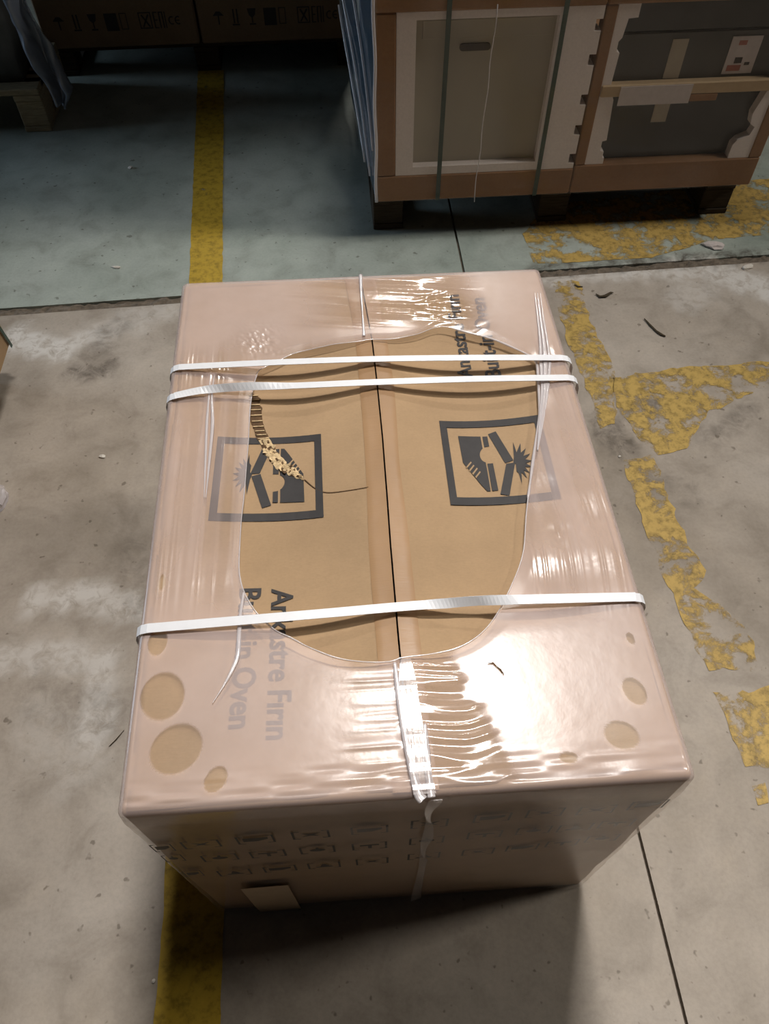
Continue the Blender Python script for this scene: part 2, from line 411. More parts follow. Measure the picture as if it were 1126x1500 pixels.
SEAM = [onz(*p, T)[:2] for p in [(527,403),(545,500),(552,560),(560,640),(567,730),(572,800),(583,930),(597,1080),(611,1172)]]
SY = np.array([p[1] for p in SEAM])[::-1]; SX = np.array([p[0] for p in SEAM])[::-1]
seam = lambda y: np.interp(y, SY, SX)
def sag(x, y):
    """the two flaps dish between the wall and the seam"""
    s = seam(y); u = np.where(x < s, (x+.32)/(s+.32), (.32-x)/(.32-s)); u = np.clip(u, 0, 1)
    return -.021*np.sin(math.pi*u**1.0)*sstep(.0, .28, y)*sstep(.95, .70, y) - .0015*sstep(.9, 1, u)
def flap(side):
    nu, nv = 40, 90; V = []
    ys_ = np.linspace(RD-.001, .9445-RD-.002, nv); us = np.linspace(0, 1, nu)
    for dz in (0, -.0045):
        for y in ys_:
            e = -.331+RD+.0002 if side < 0 else .3285-RD
            s = seam(y) + side*(.0022+.0008*vnoise(np.array([y*30]), np.array([side*3.]), 31)[0])
            xs_ = e+(s-e)*us
            zz = T+.0004+sag(xs_, y)+.0006*vnoise(xs_*18, np.full(nu, y*18), 30+side)
            V += [(x, y, z+dz) for x, z in zip(xs_, zz)]
    n = nu*nv; F = grid_faces(nu, nv) + [f[::-1] for f in grid_faces(nu, nv, off=n)]
    rim = list(range(nu)) + [j*nu+nu-1 for j in range(1, nv)] + [(nv-1)*nu+i for i in range(nu-2, -1, -1)] + [j*nu for j in range(nv-2, 0, -1)]
    F += [(rim[q], rim[q]+n, rim[(q+1) % len(rim)]+n, rim[(q+1) % len(rim)]) for q in range(len(rim))]
    if side > 0: F = [f[::-1] for f in F]
    return fix(mesh('top_flap', V, F, M['card'], None, True), box)
flapL = flap(-1); flapR = flap(1)
for f_, s in ((flapL, 'left top flap with a torn crease and printed words'), (flapR, 'right top flap printed with a square warning symbol')): f_['label'] = s
top_z = lambda x, y: T+.0004+sag(np.asarray(x, float), np.asarray(y, float))+.0006*vnoise(np.asarray(x)*18., np.asarray(y)*18., 0)*0
# tape halves either side of the slit
for side, wd in ((-1, .027), (1, .025)):
    ny = 140; V = []; ys_ = np.linspace(.004, .94, ny)
    for y in ys_:
        for u in np.linspace(0, 1, 7):
            x = seam(y)+side*(.0012+u*wd*(1+.12*vnoise(np.array([y*6]), np.array([side*7.]), 41)[0]))
            z = float(top_z(x, y))+.0013+.0003*vnoise(np.array([y*130]), np.array([u*3+side]), 42)[0]*(.4+.6*u)-.0006*(u > .95)
            V.append((x, y, z))
    F = grid_faces(7, ny)
    if side < 0: F = [f[::-1] for f in F]
    o = fix(mesh('packing_tape', V, F, M['tape'], None, True), box); 
    o['label'] = 'strip of crackled brown tape along the slit'

def flat_poly(bm, pts2, lift):
    """outline on the flap surface, subdivided so that it follows the dish"""
    vs_ = [bm.verts.new((p[0], p[1], 0)) for p in pts2]
    try: f = bm.faces.new(vs_)
    except ValueError: return
    return f
def print_obj(name, polys, parent, mat, lift=.0011, wall=False):
    bm = bmesh.new()
    for P in polys: flat_poly(bm, P, lift)
    bmesh.ops.triangulate(bm, faces=bm.faces[:])
    for _ in range(3):
        long = [e for e in bm.edges if e.calc_length() > .018]
        if not long: break
        bmesh.ops.subdivide_edges(bm, edges=long, cuts=1); bmesh.ops.triangulate(bm, faces=bm.faces[:])
    bm.normal_update()
    for f in bm.faces:
        if f.normal.z < 0: f.normal_flip()
    for v in bm.verts: v.co.z = float(top_z(v.co.x, v.co.y))+lift
    me = bpy.data.meshes.new(name); bm.to_mesh(me); bm.free(); me.materials.append(mat)
    o = bpy.data.objects.new(name, me); COL.objects.link(o); o.parent = parent
    return o
def zfit(p, lift=0):                              # photo point on the (dished) flap
    z = T
    for _ in range(6): q = onz(p[0], p[1], z); z = float(top_z(q[0], q[1]))
    return q[:2]

# pictogram, traced in the crop of the right symbol, then expressed in its frame's unit square
def homog(src, dst):
    A = []
    for (x, y), (u, v) in zip(src, dst):
        A += [[x,y,1,0,0,0,-u*x,-u*y,-u],[0,0,0,x,y,1,-v*x,-v*y,-v]]
    return np.linalg.svd(np.array(A, float))[2][-1].reshape(3, 3)
def hap(H, p): q = H @ np.array([p[0], p[1], 1.0]); return q[:2]/q[2]
H0 = homog([(277,47),(670,22),(757,348),(324,373)], [(0,1),(1,1),(1,0),(0,0)])
arc = [(465+27*math.cos(a), 168+30*math.sin(a)) for a in np.linspace(math.radians(-125), math.radians(-260), 10)]
icon = [
    [(352,100),(440,98),(448,140)]+arc+[(462,200),(482,310),(468,310),(441,282),(441,282),(372,203)],
    [(448,98),(467,97),(475,135),(456,139)],
    [(468,203),(490,201),(512,306),(488,309)],
    [(470,88),(500,77),(570,190),(538,201)],
    [(542,203),(577,199),(556,327),(520,321)],
    [(572,178),(568,120),(582,160),(597,125),(599,162),(618,146),(609,175),(635,167),(616,188),(643,195),(618,203),(643,220),(615,217),(635,243),(611,230),(624,262),(602,238),(604,282),(592,242),(583,233),(580,205),(570,198)],
]
icon[0] = [p for i, p in enumerate(icon[0]) if i == 0 or p != icon[0][i-1]]
stripes = [[(383,222),(402,198),(406,202),(387,226)],[(395,233),(413,210),(417,214),(399,238)],[(408,245),(426,221),(430,225),(412,250)],[(420,257),(438,234),(442,238),(424,262)]]
U_icon = [[hap(H0, p) for p in P] for P in icon]; U_str = [[hap(H0, p) for p in P] for P in stripes]
t = .085
U_frame = [[(0,0),(1,0),(1,t),(0,t)],[(0,1-t),(1,1-t),(1,1),(0,1)],[(0,t),(t*.8,t),(t*.8,1-t),(0,1-t)],[(1-t*.8,t),(1,t),(1,1-t),(1-t*.8,1-t)]]
def pictogram(corners, parent, flip, label):
    W = [zfit(p) for p in corners]; HW = homog([(0,1),(1,1),(1,0),(0,0)], W)
    def mp(p):
        if flip: p = (1-p[0], 1-p[1])
        return hap(HW, p)
    fr = print_obj('warning_symbol', [[mp(p) for p in P] for P in U_frame+U_icon], parent, M['ink'])
    fr['label'] = label
    o = print_obj('symbol_stripes', [[mp(p) for p in P] for P in U_str], parent, M['card'], .0017)
    return fr
pictogram([(643,617),(790,608),(822,731),(660,740)], flapR, False, 'printed square frame with a broken box and burst')
pictogram([(319,640),(470,636),(474,758),(305,763)], flapL, True, 'printed square frame with a broken box, partly under film')

def words(txt, base0, base1, capvec, parent):
    cu = bpy.data.curves.new('txt', 'FONT'); cu.body = txt; cu.size = 1; cu.resolution_u = 3; cu.offset = .02
    to = bpy.data.objects.new('txt', cu); COL.objects.link(to)
    dg = bpy.context.evaluated_depsgraph_get(); me0 = bpy.data.meshes.new_from_object(to.evaluated_get(dg))
    V = np.array([v.co[:] for v in me0.vertices]); Fc = [tuple(p.vertices) for p in me0.polygons]
    bpy.data.objects.remove(to); bpy.data.curves.remove(cu); bpy.data.meshes.remove(me0)
    x0, x1 = V[:,0].min(), V[:,0].max(); cap = .70
    A, B = zfit(base0), zfit(base1); Cc = zfit((base0[0]+capvec[0], base0[1]+capvec[1])); h = Cc-A
    P = [A+(B-A)*((v[0]-x0)/(x1-x0))+h*(v[1]/cap) for v in V]
    VV = [(p[0], p[1], float(top_z(p[0], p[1]))+.0012) for p in P]
    o = mesh('printed_words', VV, Fc, M['ink']); o.parent = parent
    return o
words('Ankastre F\u0131r\u0131n', (398.5,863), (390,1084), (31,-1), flapL)
words('Built-in Oven', (352,863), (335,1068), (31,-1), flapL)
words('Ankastre F\u0131r\u0131n', (692,553), (671,432), (-21,1), flapR)
words('Built-in Oven', (734,552), (709,437), (-23,1), flapR)

# torn crease on the left flap: crumpled core with ragged lips
path = catmull([(371,578),(374,600),(379,628),(388,648),(401,668),(414,684),(430,693),(446,703)], 14)
Wp = np.array([zfit(p) for p in path]); n = len(Wp); V = []; cols = 11
def side_at(i):
    d = Wp[min(i+2,n-1)]-Wp[max(i-2,0)]; d /= np.linalg.norm(d); return d, np.array([-d[1], d[0]])
for i, p in enumerate(Wp):
    d, s = side_at(i)
    wd = (.0085+.0022*vnoise(np.array([i*.35]), np.array([.5]), 44)[0])*min(1, (n-1-i)/18+.08)*min(1, i/8+.25)
    off = .0025*vnoise(np.array([i*.3]), np.array([7.5]), 45)[0]
    for j in range(cols):
        u = j/(cols-1)*2-1; q = p+s*(u*wd+off)
        hgt = (.0004+.0026*abs(vnoise(np.array([i*.55]), np.array([u*2.2+3]), 46)[0])*(1-u**4)) if i > 38 else .0003
        V.append((q[0], q[1], float(top_z(q[0], q[1]))+.0013+hgt))
o = mesh('torn_core', V, grid_faces(cols, n), M['card_inner']); o.parent = flapL; o['label'] = 'torn strip showing ribbed cardboard core'
o.data.materials.append(M['card_core_shade'])
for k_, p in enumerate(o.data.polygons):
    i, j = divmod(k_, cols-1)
    p.material_index = 1 if (i <= 38 or vnoise(np.array([i*.5]), np.array([j*.45]), 47)[0] > .33) else 0  # dark faces carry the painted crevice shade
for i in range(3, 40, 4):                          # bared ribs of the corrugated core
    d, s = side_at(i); p = Wp[i]; w = .0075+.002*rng.rand(); t_ = np.array([1, .06]); 
    P = [(p[0]+t_[0]*x, p[1]+t_[1]*x, float(top_z(p[0]+x, p[1]))+.0024) for x in np.linspace(-w, w, 5)]
    o = tube('core_rib', P, .0013, M['card_inner'], None, 5, .7); o.parent = flapL
for q in range(9):                                 # little torn tongues of paper
    i = int(40+rng.rand()*(n-46)); p = Wp[i]; d, s = side_at(i); sg = 1 if rng.rand() > .5 else -1
    L_ = .005+.004*rng.rand(); w = .004+.004*rng.rand(); z = float(top_z(p[0], p[1]))+.0022
    base = p+s*sg*.005; dirn = s*sg*.6+d*rng.normal(0, .6); dirn /= np.linalg.norm(dirn)
    c4 = [base-d*w, base+d*w, base+d*w*.5+dirn*L_, base-d*w*.3+dirn*L_*.7]
    hs = [0, 0, .0025, .0012]
    o = mesh('torn_tongue', [(c[0], c[1], z+h_) for c, h_ in zip(c4, hs)], [(0,1,2,3)] if sg < 0 else [(3,2,1,0)], M['card_inner'] if q % 3 else M['card_core_shade']); o.parent = flapL
cr = [zfit(p) for p in catmull([(446,703),(462,716),(480,722),(510,719),(540,714)], 6)]
o = tube('crease', [(p[0], p[1], float(top_z(p[0], p[1]))+.0002) for p in cr], .0011, M['card_core_shade'], None, 5); o.parent = flapL  # crease drawn as a dark cord, its shade in the colour

# ---- printed marks on the front wall (three rows of bracketed symbols)
def mark_mesh(kind):
    P = []
    def rect(x0, z0, x1, z1): P.append([(x0,z0),(x1,z0),(x1,z1),(x0,z1)])
    for s in (-1, 1):
        rect(min(s*.024, s*.021), -.020, max(s*.024, s*.021), .020)
        for z in (-.020, .0175): rect(min(s*.021, s*.014), z, max(s*.021, s*.014), z+.0025)
    if kind == 0: P += [[(-.012,-.008),(-.004,0),(-.013,.010),(0,.005),(.013,.010),(.004,0),(.012,-.009),(0,-.004)]]
    if kind == 1: P += [[(.011*math.cos(a), -.001+.008*math.sin(a)) for a in np.linspace(0, 5.8, 10)], [(-.002,.006),(.002,.006),(.002,.014),(-.002,.014)]]
    if kind == 2: P += [[(-.013,.002),(.013,.002),(.013,.008),(-.013,.008)], [(-.002,-.014),(.003,-.014),(.003,.002),(-.002,.002)]]
    if kind == 3: P += [[(-.014,-.012),(.014,-.012),(.010,-.006),(-.010,-.006)], [(-.006,-.006),(.008,-.006),(.003,.008),(-.002,.011)]]
    if kind == 4: rect(-.016,-.009,.002,.009); P.append([(.002,-.009),(.016,.000),(.016,.010),(.002,.009)])
    V = []; Fc = []
    for q in P: Fc.append(tuple(range(len(V), len(V)+len(q)))); V += [(x, 0, z) for x, z in q]
    me = bpy.data.meshes.new('printed_symbol'); me.from_pydata(V, [], Fc); me.materials.append(M['faded_ink']); return me
KM = [mark_mesh(i) for i in range(5)]
A_ = lambda x, y: (160+x/2.559, 1130+y/2.559); B_ = lambda x, y: (560+x/2.396, 1110+y/2.396)
rows = [[A_(180,285),A_(345,270),A_(548,252),A_(755,234),A_(975,216),B_(165,228),B_(385,207),B_(570,190),B_(750,180),B_(930,162)],
        [A_(240,322),A_(415,320),A_(595,306),A_(780,291),A_(975,276),B_(155,287),B_(358,267),B_(530,252),B_(675,242),B_(820,228)],
        [A_(315,380),A_(470,376),A_(640,362),A_(805,349),A_(985,334),B_(145,342),B_(335,327),B_(490,312),B_(630,297),B_(770,280)]]
KK = [[4,0,4,0,4,0,4,0,0,4],[1,1,2,1,2,1,2,1,3,2],[4,3,4,3,0,3,0,4,2,1]]
for R_, K_ in zip(rows, KK):
    for (p, kk) in zip(R_, K_):
        q = ony(p[0], p[1], -.004)
        o = bpy.data.objects.new('printed_symbol', KM[kk]); COL.objects.link(o); o.location = (max(q[0], -.313), -.0052, q[2]); o.scale = (.55 if q[0] < -.305 else 1.0, 1, .95)
        fix(o, box)
q0 = ony(352,1299,-.004); q1 = ony(459,1331,-.004)
o = bevel_box('paper_label', (q0[0], -.0072, min(q0[2], q1[2])), (q1[0]-.02, -.0066, q0[2]), M['label_card'], box, 0); o['label'] = 'pale label low on the front wall'

# ---- stretch film with a torn opening
HOLE = [(381,541),(406,529),(435,516),(479,506),(523,500),(541,497),(575,496),(608,490),(645,478),(690,488),(720,496),(747,507),(772,519),(785,530),(788,554),(790,598),(788,619),(779,686),(771,749),(766,809),(749,857),(730,895),(711,921),(689,939),(663,951),(629,958),(589,963),(570,969),(531,969),(492,963),(453,948),(426,934),(402,922),(379,901),(367,885),(357,866),(352,849),(350,824),(353,766),(357,728),(361,680),(364,641),(366,600),(370,572),(375,552)]
def film_drop(x, y):
    """beside the opening the film slopes down into the dished flaps"""
    x = np.asarray(x, float); y = np.asarray(y, float); d = np.maximum(0, .325-np.abs(x)-.012)
    return np.minimum(.085*d, .0115)*sstep(.19, .30, y)*sstep(.83, .70, y)*sstep(.05, .12, np.abs(x))
def ftrace(p, lift):
    z = T+lift
    for _ in range(6): q = onz(p[0], p[1], z); z = T+lift-float(film_drop(q[0], q[1]))
    return q
HW = np.array([ftrace(p, .004)[:2] for p in HOLE]); HC = catmull(HW, 8, True)
c0 = np.array([.0, .46])
NA = 1500
outer = np.array(ring(-.0035, 0, .009, 10, 340))[:, :2]
# resample the outer rim evenly
d = np.r_[0, np.cumsum(np.linalg.norm(np.diff(np.vstack([outer, outer[:1]]), axis=0), axis=1))]
tt = np.linspace(0, d[-1], NA, endpoint=False); oo = np.vstack([outer, outer[:1]])
O2 = np.stack([np.interp(tt, d, oo[:,0]), np.interp(tt, d, oo[:,1])], 1)
ang_o = np.arctan2(O2[:,1]-c0[1], O2[:,0]-c0[0])
ang_h = np.arctan2(HC[:,1]-c0[1], HC[:,0]-c0[0]); rad_h = np.linalg.norm(HC-c0, axis=1)
od = np.argsort(ang_h); ah = ang_h[od]; rh = rad_h[od]
ah = np.r_[ah[-1]-2*math.pi, ah, ah[0]+2*math.pi]; rh = np.r_[rh[-1], rh, rh[0]]
ri = np.interp(ang_o, ah, rh); I2 = c0+np.stack([np.cos(ang_o), np.sin(ang_o)], 1)*ri[:,None]
inset_dir = O2-c0; 
NRAD = 110
RF = .0105                                        # radius over the edge of the carton
Oin = np.array(ring(RF-.0035, 0, .004, 10, 340))[:, :2]
oo2 = np.vstack([Oin, Oin[:1]]); d2 = np.r_[0, np.cumsum(np.linalg.norm(np.diff(oo2, axis=0), axis=1))]
O_in = np.stack([np.interp(d/d[-1]*d2[-1], d2, oo2[:,0]), np.interp(d/d[-1]*d2[-1], d2, oo2[:,1])], 1)
O_in = np.stack([np.interp(tt, d, O_in[:,0]), np.interp(tt, d, O_in[:,1])], 1)
layers = []
for j in range(NRAD):
    w = j/(NRAD-1); P = I2*(1-w)+O_in*w; layers.append(np.c_[P, np.full(NA, T+.0042)])
for a in np.linspace(.2, math.pi/2, 7):
    P = O_in+(O2-O_in)*math.sin(a); layers.append(np.c_[P, np.full(NA, T+.0042-RF*(1-math.cos(a)))])
for z in np.linspace(T-.03, .006, 34): layers.append(np.c_[O2, np.full(NA, z)])
L = np.array(layers); NL = len(L); V = L.reshape(-1, 3); X, Y, Z = V.T
rimd = np.repeat(np.arange(NL), NA)
wtop = (rimd < NRAD)
inner_w = np.clip(rimd/(NRAD-1), 0, 1)
def ridge(a, b, seed): return 1-np.abs(vnoise(a, b, seed))*2
zR = sstep(.17, .21, X)*sstep(.20, .27, Y)*sstep(.80, .68, Y)
zL = sstep(-.20, -.235, X)*sstep(.22, .36, Y)*sstep(.80, .70, Y)
zB = sstep(-.09, -.05, X)*sstep(.012, -.008, X-(.045+(.22-Y)*.42)+.012*vnoise(Y*60, X*0, 50))*sstep(.24, .20, Y)*sstep(-.01, .03, Y)
zBr = zB*sstep(-.012, .012, X); zBl = zB*(1-sstep(-.012, .012, X))
zT = sstep(-.17, -.03, X)*sstep(.22, .15, X)*sstep(.79, .82, Y)*sstep(.945, .92, Y)
zHR = sstep(.06, .12, X)*sstep(.24, .16, X)*sstep(.70, .75, Y)*sstep(.90, .84, Y)
# edge gathering next to the opening
h = .0004*zR*(.6+.6*sstep(.5,.3,Y))*ridge(X*165+5*vnoise(X*0, Y*3, 51), Y*3.4, 52) + .0006*zL*ridge(X*150, Y*4, 53) + .0021*(zL+zR)*vnoise(X*20, Y*19, 154)
h += .0017*zBr*ridge(Y*105+1.4*vnoise(X*14, Y*0, 54), X*7, 55) + .0004*zBl*ridge(Y*95, X*6, 56)
h += .0018*zT*ridge(Y*90+1.5*X*10, X*5, 57) + .0016*zHR*ridge((Y-.4*X)*75, (X+Y)*9, 58)
pd = np.hypot(X+.193, Y-.782); h += .0015*np.exp(-(pd/.03)**2)*vnoise(X*220, Y*220, 59)
rz = sstep(.19, .24, X)*sstep(.30, .36, Y)*sstep(.44, .33, Y); h += .0006*rz*vnoise(X*210, Y*60, 60)
h += .0010*vnoise(X*9, Y*9, 61)
fe = np.where(Y < .06, 1, 0)*sstep(.05, .01, Y); h += .0020*fe*vnoise(X*22, Y*140, 62)
h = np.where(wtop, h*np.minimum(1, inner_w*9+.15), 0)
V = V.copy(); V[:,2] += h - np.where(wtop, film_drop(X, Y), 0) - np.where(wtop, .0016*(1-np.minimum(1, inner_w*12)), 0)
side = ~wtop
nrm = np.repeat(((O2-c0)/np.linalg.norm(O2-c0, axis=1)[:,None])[None], NL, 0).reshape(-1, 2)
sd = np.where(rimd > NRAD+6, 1, 0)
s_h = .0016*np.maximum(0, vnoise(X*20+Y*20, Z*8, 63)) + .001*np.maximum(0, ridge(Z*60+2*X*8, (X+Y)*4, 64))
V[:,:2] += nrm*(s_h*sd + .0012*sd)[:,None]
# milky veil: strong where the film floats, clear where it clings
hz = np.full(len(V), .39)
hz -= .22*zBr + .24*zBl*ridge(Y*60, X*9, 65).clip(0, 1) + .10*zR*(.5+.5*vnoise(X*90, Y*5, 66)) + .18*zL*(.5+.5*vnoise(X*70, Y*4, 67)) + .2*zT + .16*zHR
hz -= .15*sstep(.10, .0, inner_w)*(Y > .75)
left_inner = sstep(-.262, -.258, X)*sstep(.30, .40, Y)*sstep(.80, .74, Y)*(X < -.1); hz -= .10*left_inner
left_low = (X < -.05)*sstep(.36, .28, Y)*sstep(.12, .22, Y)*sstep(.35, .0, inner_w); hz -= .05*left_low
hz -= .08*vnoise(X*14, Y*14, 68).clip(0, 1)*wtop
def ell(px, ax, ay, rot):
    cpt = onz(*px, T); a = onz(px[0]+ax*math.cos(rot), px[1]+ax*math.sin(rot), T)-cpt; b = onz(px[0]-ay*math.sin(rot), px[1]+ay*math.cos(rot), T)-cpt
    Mx = np.linalg.inv(np.array([[a[0], b[0]],[a[1], b[1]]])); q = np.stack([X-cpt[0], Y-cpt[1]])
    r = np.linalg.norm(Mx @ q, axis=0); ang = np.arctan2((Mx@q)[1], (Mx@q)[0])
    return 1-sstep(.95, 1.05, r*(1+.04*np.sin(2*ang+1)))
spots = np.zeros(len(V))
for e in [((239,1021),37,30,-.9),((259,1098),43,32,-.65),((317,1143),22,14,-.9),((232,942),21,13,-1.2),((238,855),12,5,-1.35),
          ((928,1014),24,14,.95),((909,1078),28,19,.5),((832,1111),14,8,.15),((922,937),10,5,1.1)]:
    spots = np.maximum(spots, ell(*e)*wtop)
hz = hz*(1-.93*spots)
hz = np.where(side, .08+.06*vnoise(X*8+Y*8, Z*6, 69), hz); hz = np.where(side & (rimd < NRAD+8), .32, hz)
gr = np.full(len(V), .27); gr -= .17*np.maximum.reduce([zR*.7, zL*.7, zBr, zBl*.2, zT, zHR]); gr = np.where(side, .2, gr); gr = np.where(spots > .5, .42, gr)
film = mesh('stretch_film', V, grid_faces(NA, NL, True), M['film'], None, True)
attr(film, 'haze', hz.clip(.02, .95)); attr(film, 'gloss_rough', gr.clip(.06, .6))
fix(film, box); film['label'] = 'cloudy clear film torn open in the middle'
# rolled rim of the opening
rim3 = np.c_[I2[::5], T+.0036-film_drop(I2[::5,0], I2[::5,1])]
wr_ = .0007+.0006*np.abs(vnoise(np.arange(len(rim3))*.12, np.zeros(len(rim3)), 70))
rr = np.where((rim3[:,0] > .15) & (rim3[:,1] > .42), wr_*2.2, wr_)
o = tube('film_rim', np.vstack([rim3, rim3[:1]]), np.r_[rr, rr[:1]], M['film_rope'], None, 6, .7); o.parent = film
def film_line(pts, rad, squash=.5, z=T+.006, mat='film_rope', name='film_strand_or_glint'):
    C_ = catmull([ftrace(p, z-T) for p in pts], 10); r = np.interp(np.linspace(0, 1, len(C_)), np.linspace(0, 1, len(rad)), rad)
    o = tube(name, C_, r, M[mat], None, 8, squash); o.parent = film; return o
film_line([(357,868),(352,900),(350,930),(348,960),(338,985),(324,1010),(311,1030)], [.002,.0025,.003,.003,.0025,.001,.0004])
for k_, (dx, r_) in enumerate(((-3, .0016), (1, .0022), (5, .0014))):
    film_line([(786+dx,428),(790+dx,460),(795+dx*1.3,500),(797+dx*1.6,530),(797+dx,570),(793+dx*.7,610),(787,660)], [.0004,r_,r_*1.5,r_*1.9,r_*1.6,r_,.0008], .3)
for dx, r_ in ((-3, .0014), (3, .0018)):
    film_line([(311+dx,548),(308+dx*.7,580),(307+dx*1.4,620),(304+dx,670),(300+dx*.4,730)], [.0004,r_,r_*1.6,r_*1.2,.0004], .3)
film_line([(528,402),(529,430),(531,460),(533,492)], [.0035,.0024,.0014,.003], .35)
film_line([(578,970),(583,1010),(590,1060),(600,1110),(612,1160),(620,1172)], [.002,.004,.004,.005,.006,.006], .3)
film_line([(622,1060),(624,1100),(628,1140),(632,1168)], [.002,.005,.004,.005], .35)
# wide folded band over the seam at the front, and its twisted tail down the front wall
P = catmull([onz(*p, T+.0075) for p in [(594,965),(597,1000),(603,1050),(611,1100),(618,1140),(622,1163)]], 10)
Wd = np.tile([1,0,0], (len(P),1)); Nn = np.tile([0,0,1.], (len(P),1))
o = ribbon('film_band', P+np.c_[np.zeros(len(P)), np.zeros(len(P)), .0004*vnoise(np.arange(len(P))*.35, np.zeros(len(P)), 71)], Wd, Nn, np.interp(np.linspace(0,1,len(P)), [0,.2,1], [.012,.022,.026]), .0006, M['film_fold'])
o.parent = film
tail = catmull([np.array([.030,-.006,T-.004]), ony(630,1190,-.012), ony(628,1215,-.012), ony(622,1245,-.011), ony(617,1275,-.011), ony(608,1318,-.011)], 14)
tw = np.linspace(0, 7, len(tail)); wd = np.stack([np.cos(tw)*.9+.3, .3*np.sin(tw), np.zeros(len(tw))], 1); wd /= np.linalg.norm(wd, axis=1)[:,None]
nn = np.cross(wd, [0,0,1.]); o = ribbon('film_tail', tail, wd, nn, .014+.004*np.sin(tw*2), .001, M['film_fold']); o.parent = film

# small puncture in the film near the glare
o = tube('film_nick', [onz(*p, T+.0055) for p in [(714,972),(722,971),(727,976),(733,981),(738,988)]], [.0004,.0009,.0006,.0010,.0004], M['card_core_shade'], None, 5); o.parent = film

# ---- straps, round the sides and taut across the opening
def strap(pts, width, label, twist=None, dz=0):
    C_ = catmull([onz(p[0], p[1], T+.0085+dz) for p in pts], 10); n = len(C_)
    xl, xr = -.3385, .336
    yl, yr = C_[0][1], C_[-1][1]
    def down(x, y, s):
        a = [np.array([x-s*.000, y, z]) for z in np.linspace(.012, T-.024, 14)]; return a
    C_[0][0] = max(C_[0][0], xl+.016); C_[-1][0] = min(C_[-1][0], xr-.015)
    Lp = down(xl-.003, yl, -1)+[np.array([xl-.0022, yl, T-.010]), np.array([xl+.001, yl, T-.0005]), np.array([xl+.007, yl, T+.0055+dz])]
    Rp = ([np.array([xr-.006, yr, T+.0055+dz]), np.array([xr, yr, T-.0005]), np.array([xr+.0032, yr, T-.010])] + down(xr+.004, yr, 1)[::-1])
    P = np.array(Lp+list(C_)+Rp); W_ = []; N_ = []
    for i, p in enumerate(P):
        t_ = P[min(i+1,len(P)-1)]-P[max(i-1,0)]; t_ /= np.linalg.norm(t_)
        w = np.array([0,1.,0]); w -= t_*np.dot(w, t_); w /= np.linalg.norm(w); nn = np.cross(t_, w)
        if twist is not None:
            f = (i-len(Lp))/(n-1)
            a = np.interp(f, *twist) if 0 <= f <= 1 else 0
            w, nn = w*math.cos(a)+nn*math.sin(a), nn*math.cos(a)-w*math.sin(a)
        W_.append(w); N_.append(nn)
    o = ribbon('strap', P, W_, N_, width, .0009, M['strap'], box); o['label'] = label; return o
strap([(258,538),(400,531),(545,526),(700,524),(827,524)], .0135, 'white plastic strap, rearmost')
strap([(254,580),(300,571),(360,566),(430,565),(545,560),(700,555),(839,553)], .0135, 'white plastic strap, middle', ([0,.15,.26,.36,.5,1],[0,.25,.95,.6,0,0]))
strap([(209,921),(350,909),(470,899),(583,889),(650,884),(700,880),(770,878),(942,874)], .0135, 'white plastic strap, nearest to the front', ([0,.5,.62,.72,.85,1],[0,0,.75,.85,.1,0]))

# ------------------------------------------------------------------ pallets
def pallet(loc, w, dpt, label, mats, ht=.138, n_deck=6):
    r = empty('pallet', loc, label, 'pallet', 'wooden pallets'); x0, y0, _ = loc; top = ht
    for i in range(n_deck):
        bw = .095; y = y0+i*(dpt-bw)/(n_deck-1)
        bevel_box('deck_board', (x0, y, top-.022), (x0+w, y+bw, top), mats, r, .003)
    for i in range(3):
        bw = .1; x = x0+i*(w-bw)/2
        bevel_box('stringer_board', (x, y0, top-.044), (x+bw, y0+dpt, top-.0222), mats, r, .002)
        bevel_box('bottom_board', (x, y0, .001), (x+bw, y0+dpt, .02), mats, r, .002)
        for j in range(3):
            y = y0+j*(dpt-.12)/2
            bevel_box('block', (x, y+.004, .0202), (x+bw, y+.116, top-.0442), mats, r, .003)
    return r
LX0, LX1, LY = .089, 1.311, 2.0
pallet((LX0-.012, LY+.055, 0), LX1-LX0+.0, 1.05, 'pallet with painted-in shade under the two film-wrapped ovens', M['wood_shaded'], .136)

# ------------------------------------------------------------------ film-wrapped appliances on the right
uA = empty('packed_oven', (.40, 2.3, .138), 'packed oven with pale panel, white foam frame and two green straps', 'packed appliance', 'film-wrapped ovens on the pallet')
x0, x1, y0, y1 = LX0, .7105, LY, 3.12  # load depth stretched back so that its shadow covers the floor behind
bevel_box('carton_tray', (x0, y0, .138), (x1, y1, .224), M['card_dark'], uA, .004)
bevel_box('carton_post', (x0, y0+.001, .2245), (.146, y0+.05, .684), M['card_dark'], uA, .004)
bevel_box('carton_cap_shade_tier', (x0, y0-.001, .6845), (x1, y1, 1.42), M['card_dark'], uA, .004)  # brown cap, raised out of view as an added tier that casts shade
bevel_box('side_panel', (x0+.004, y0+.0505, .2245), (x0+.03, y1, .684), M['dark_wrap'], uA, .003)
foamA = [(.1465,.2245),(.6985,.2245)]
zz = .2245
for zc in (.255, .345, .435, .545, .635):
    foamA += [(.7085, zz+.004) if zz > .23 else (.7085, .2245), (.7085, zc-.014), (.690, zc-.014), (.690, zc+.016), (.7085, zc+.016)]; zz = zc+.016
foamA += [(.7085,.684),(.1465,.684)]
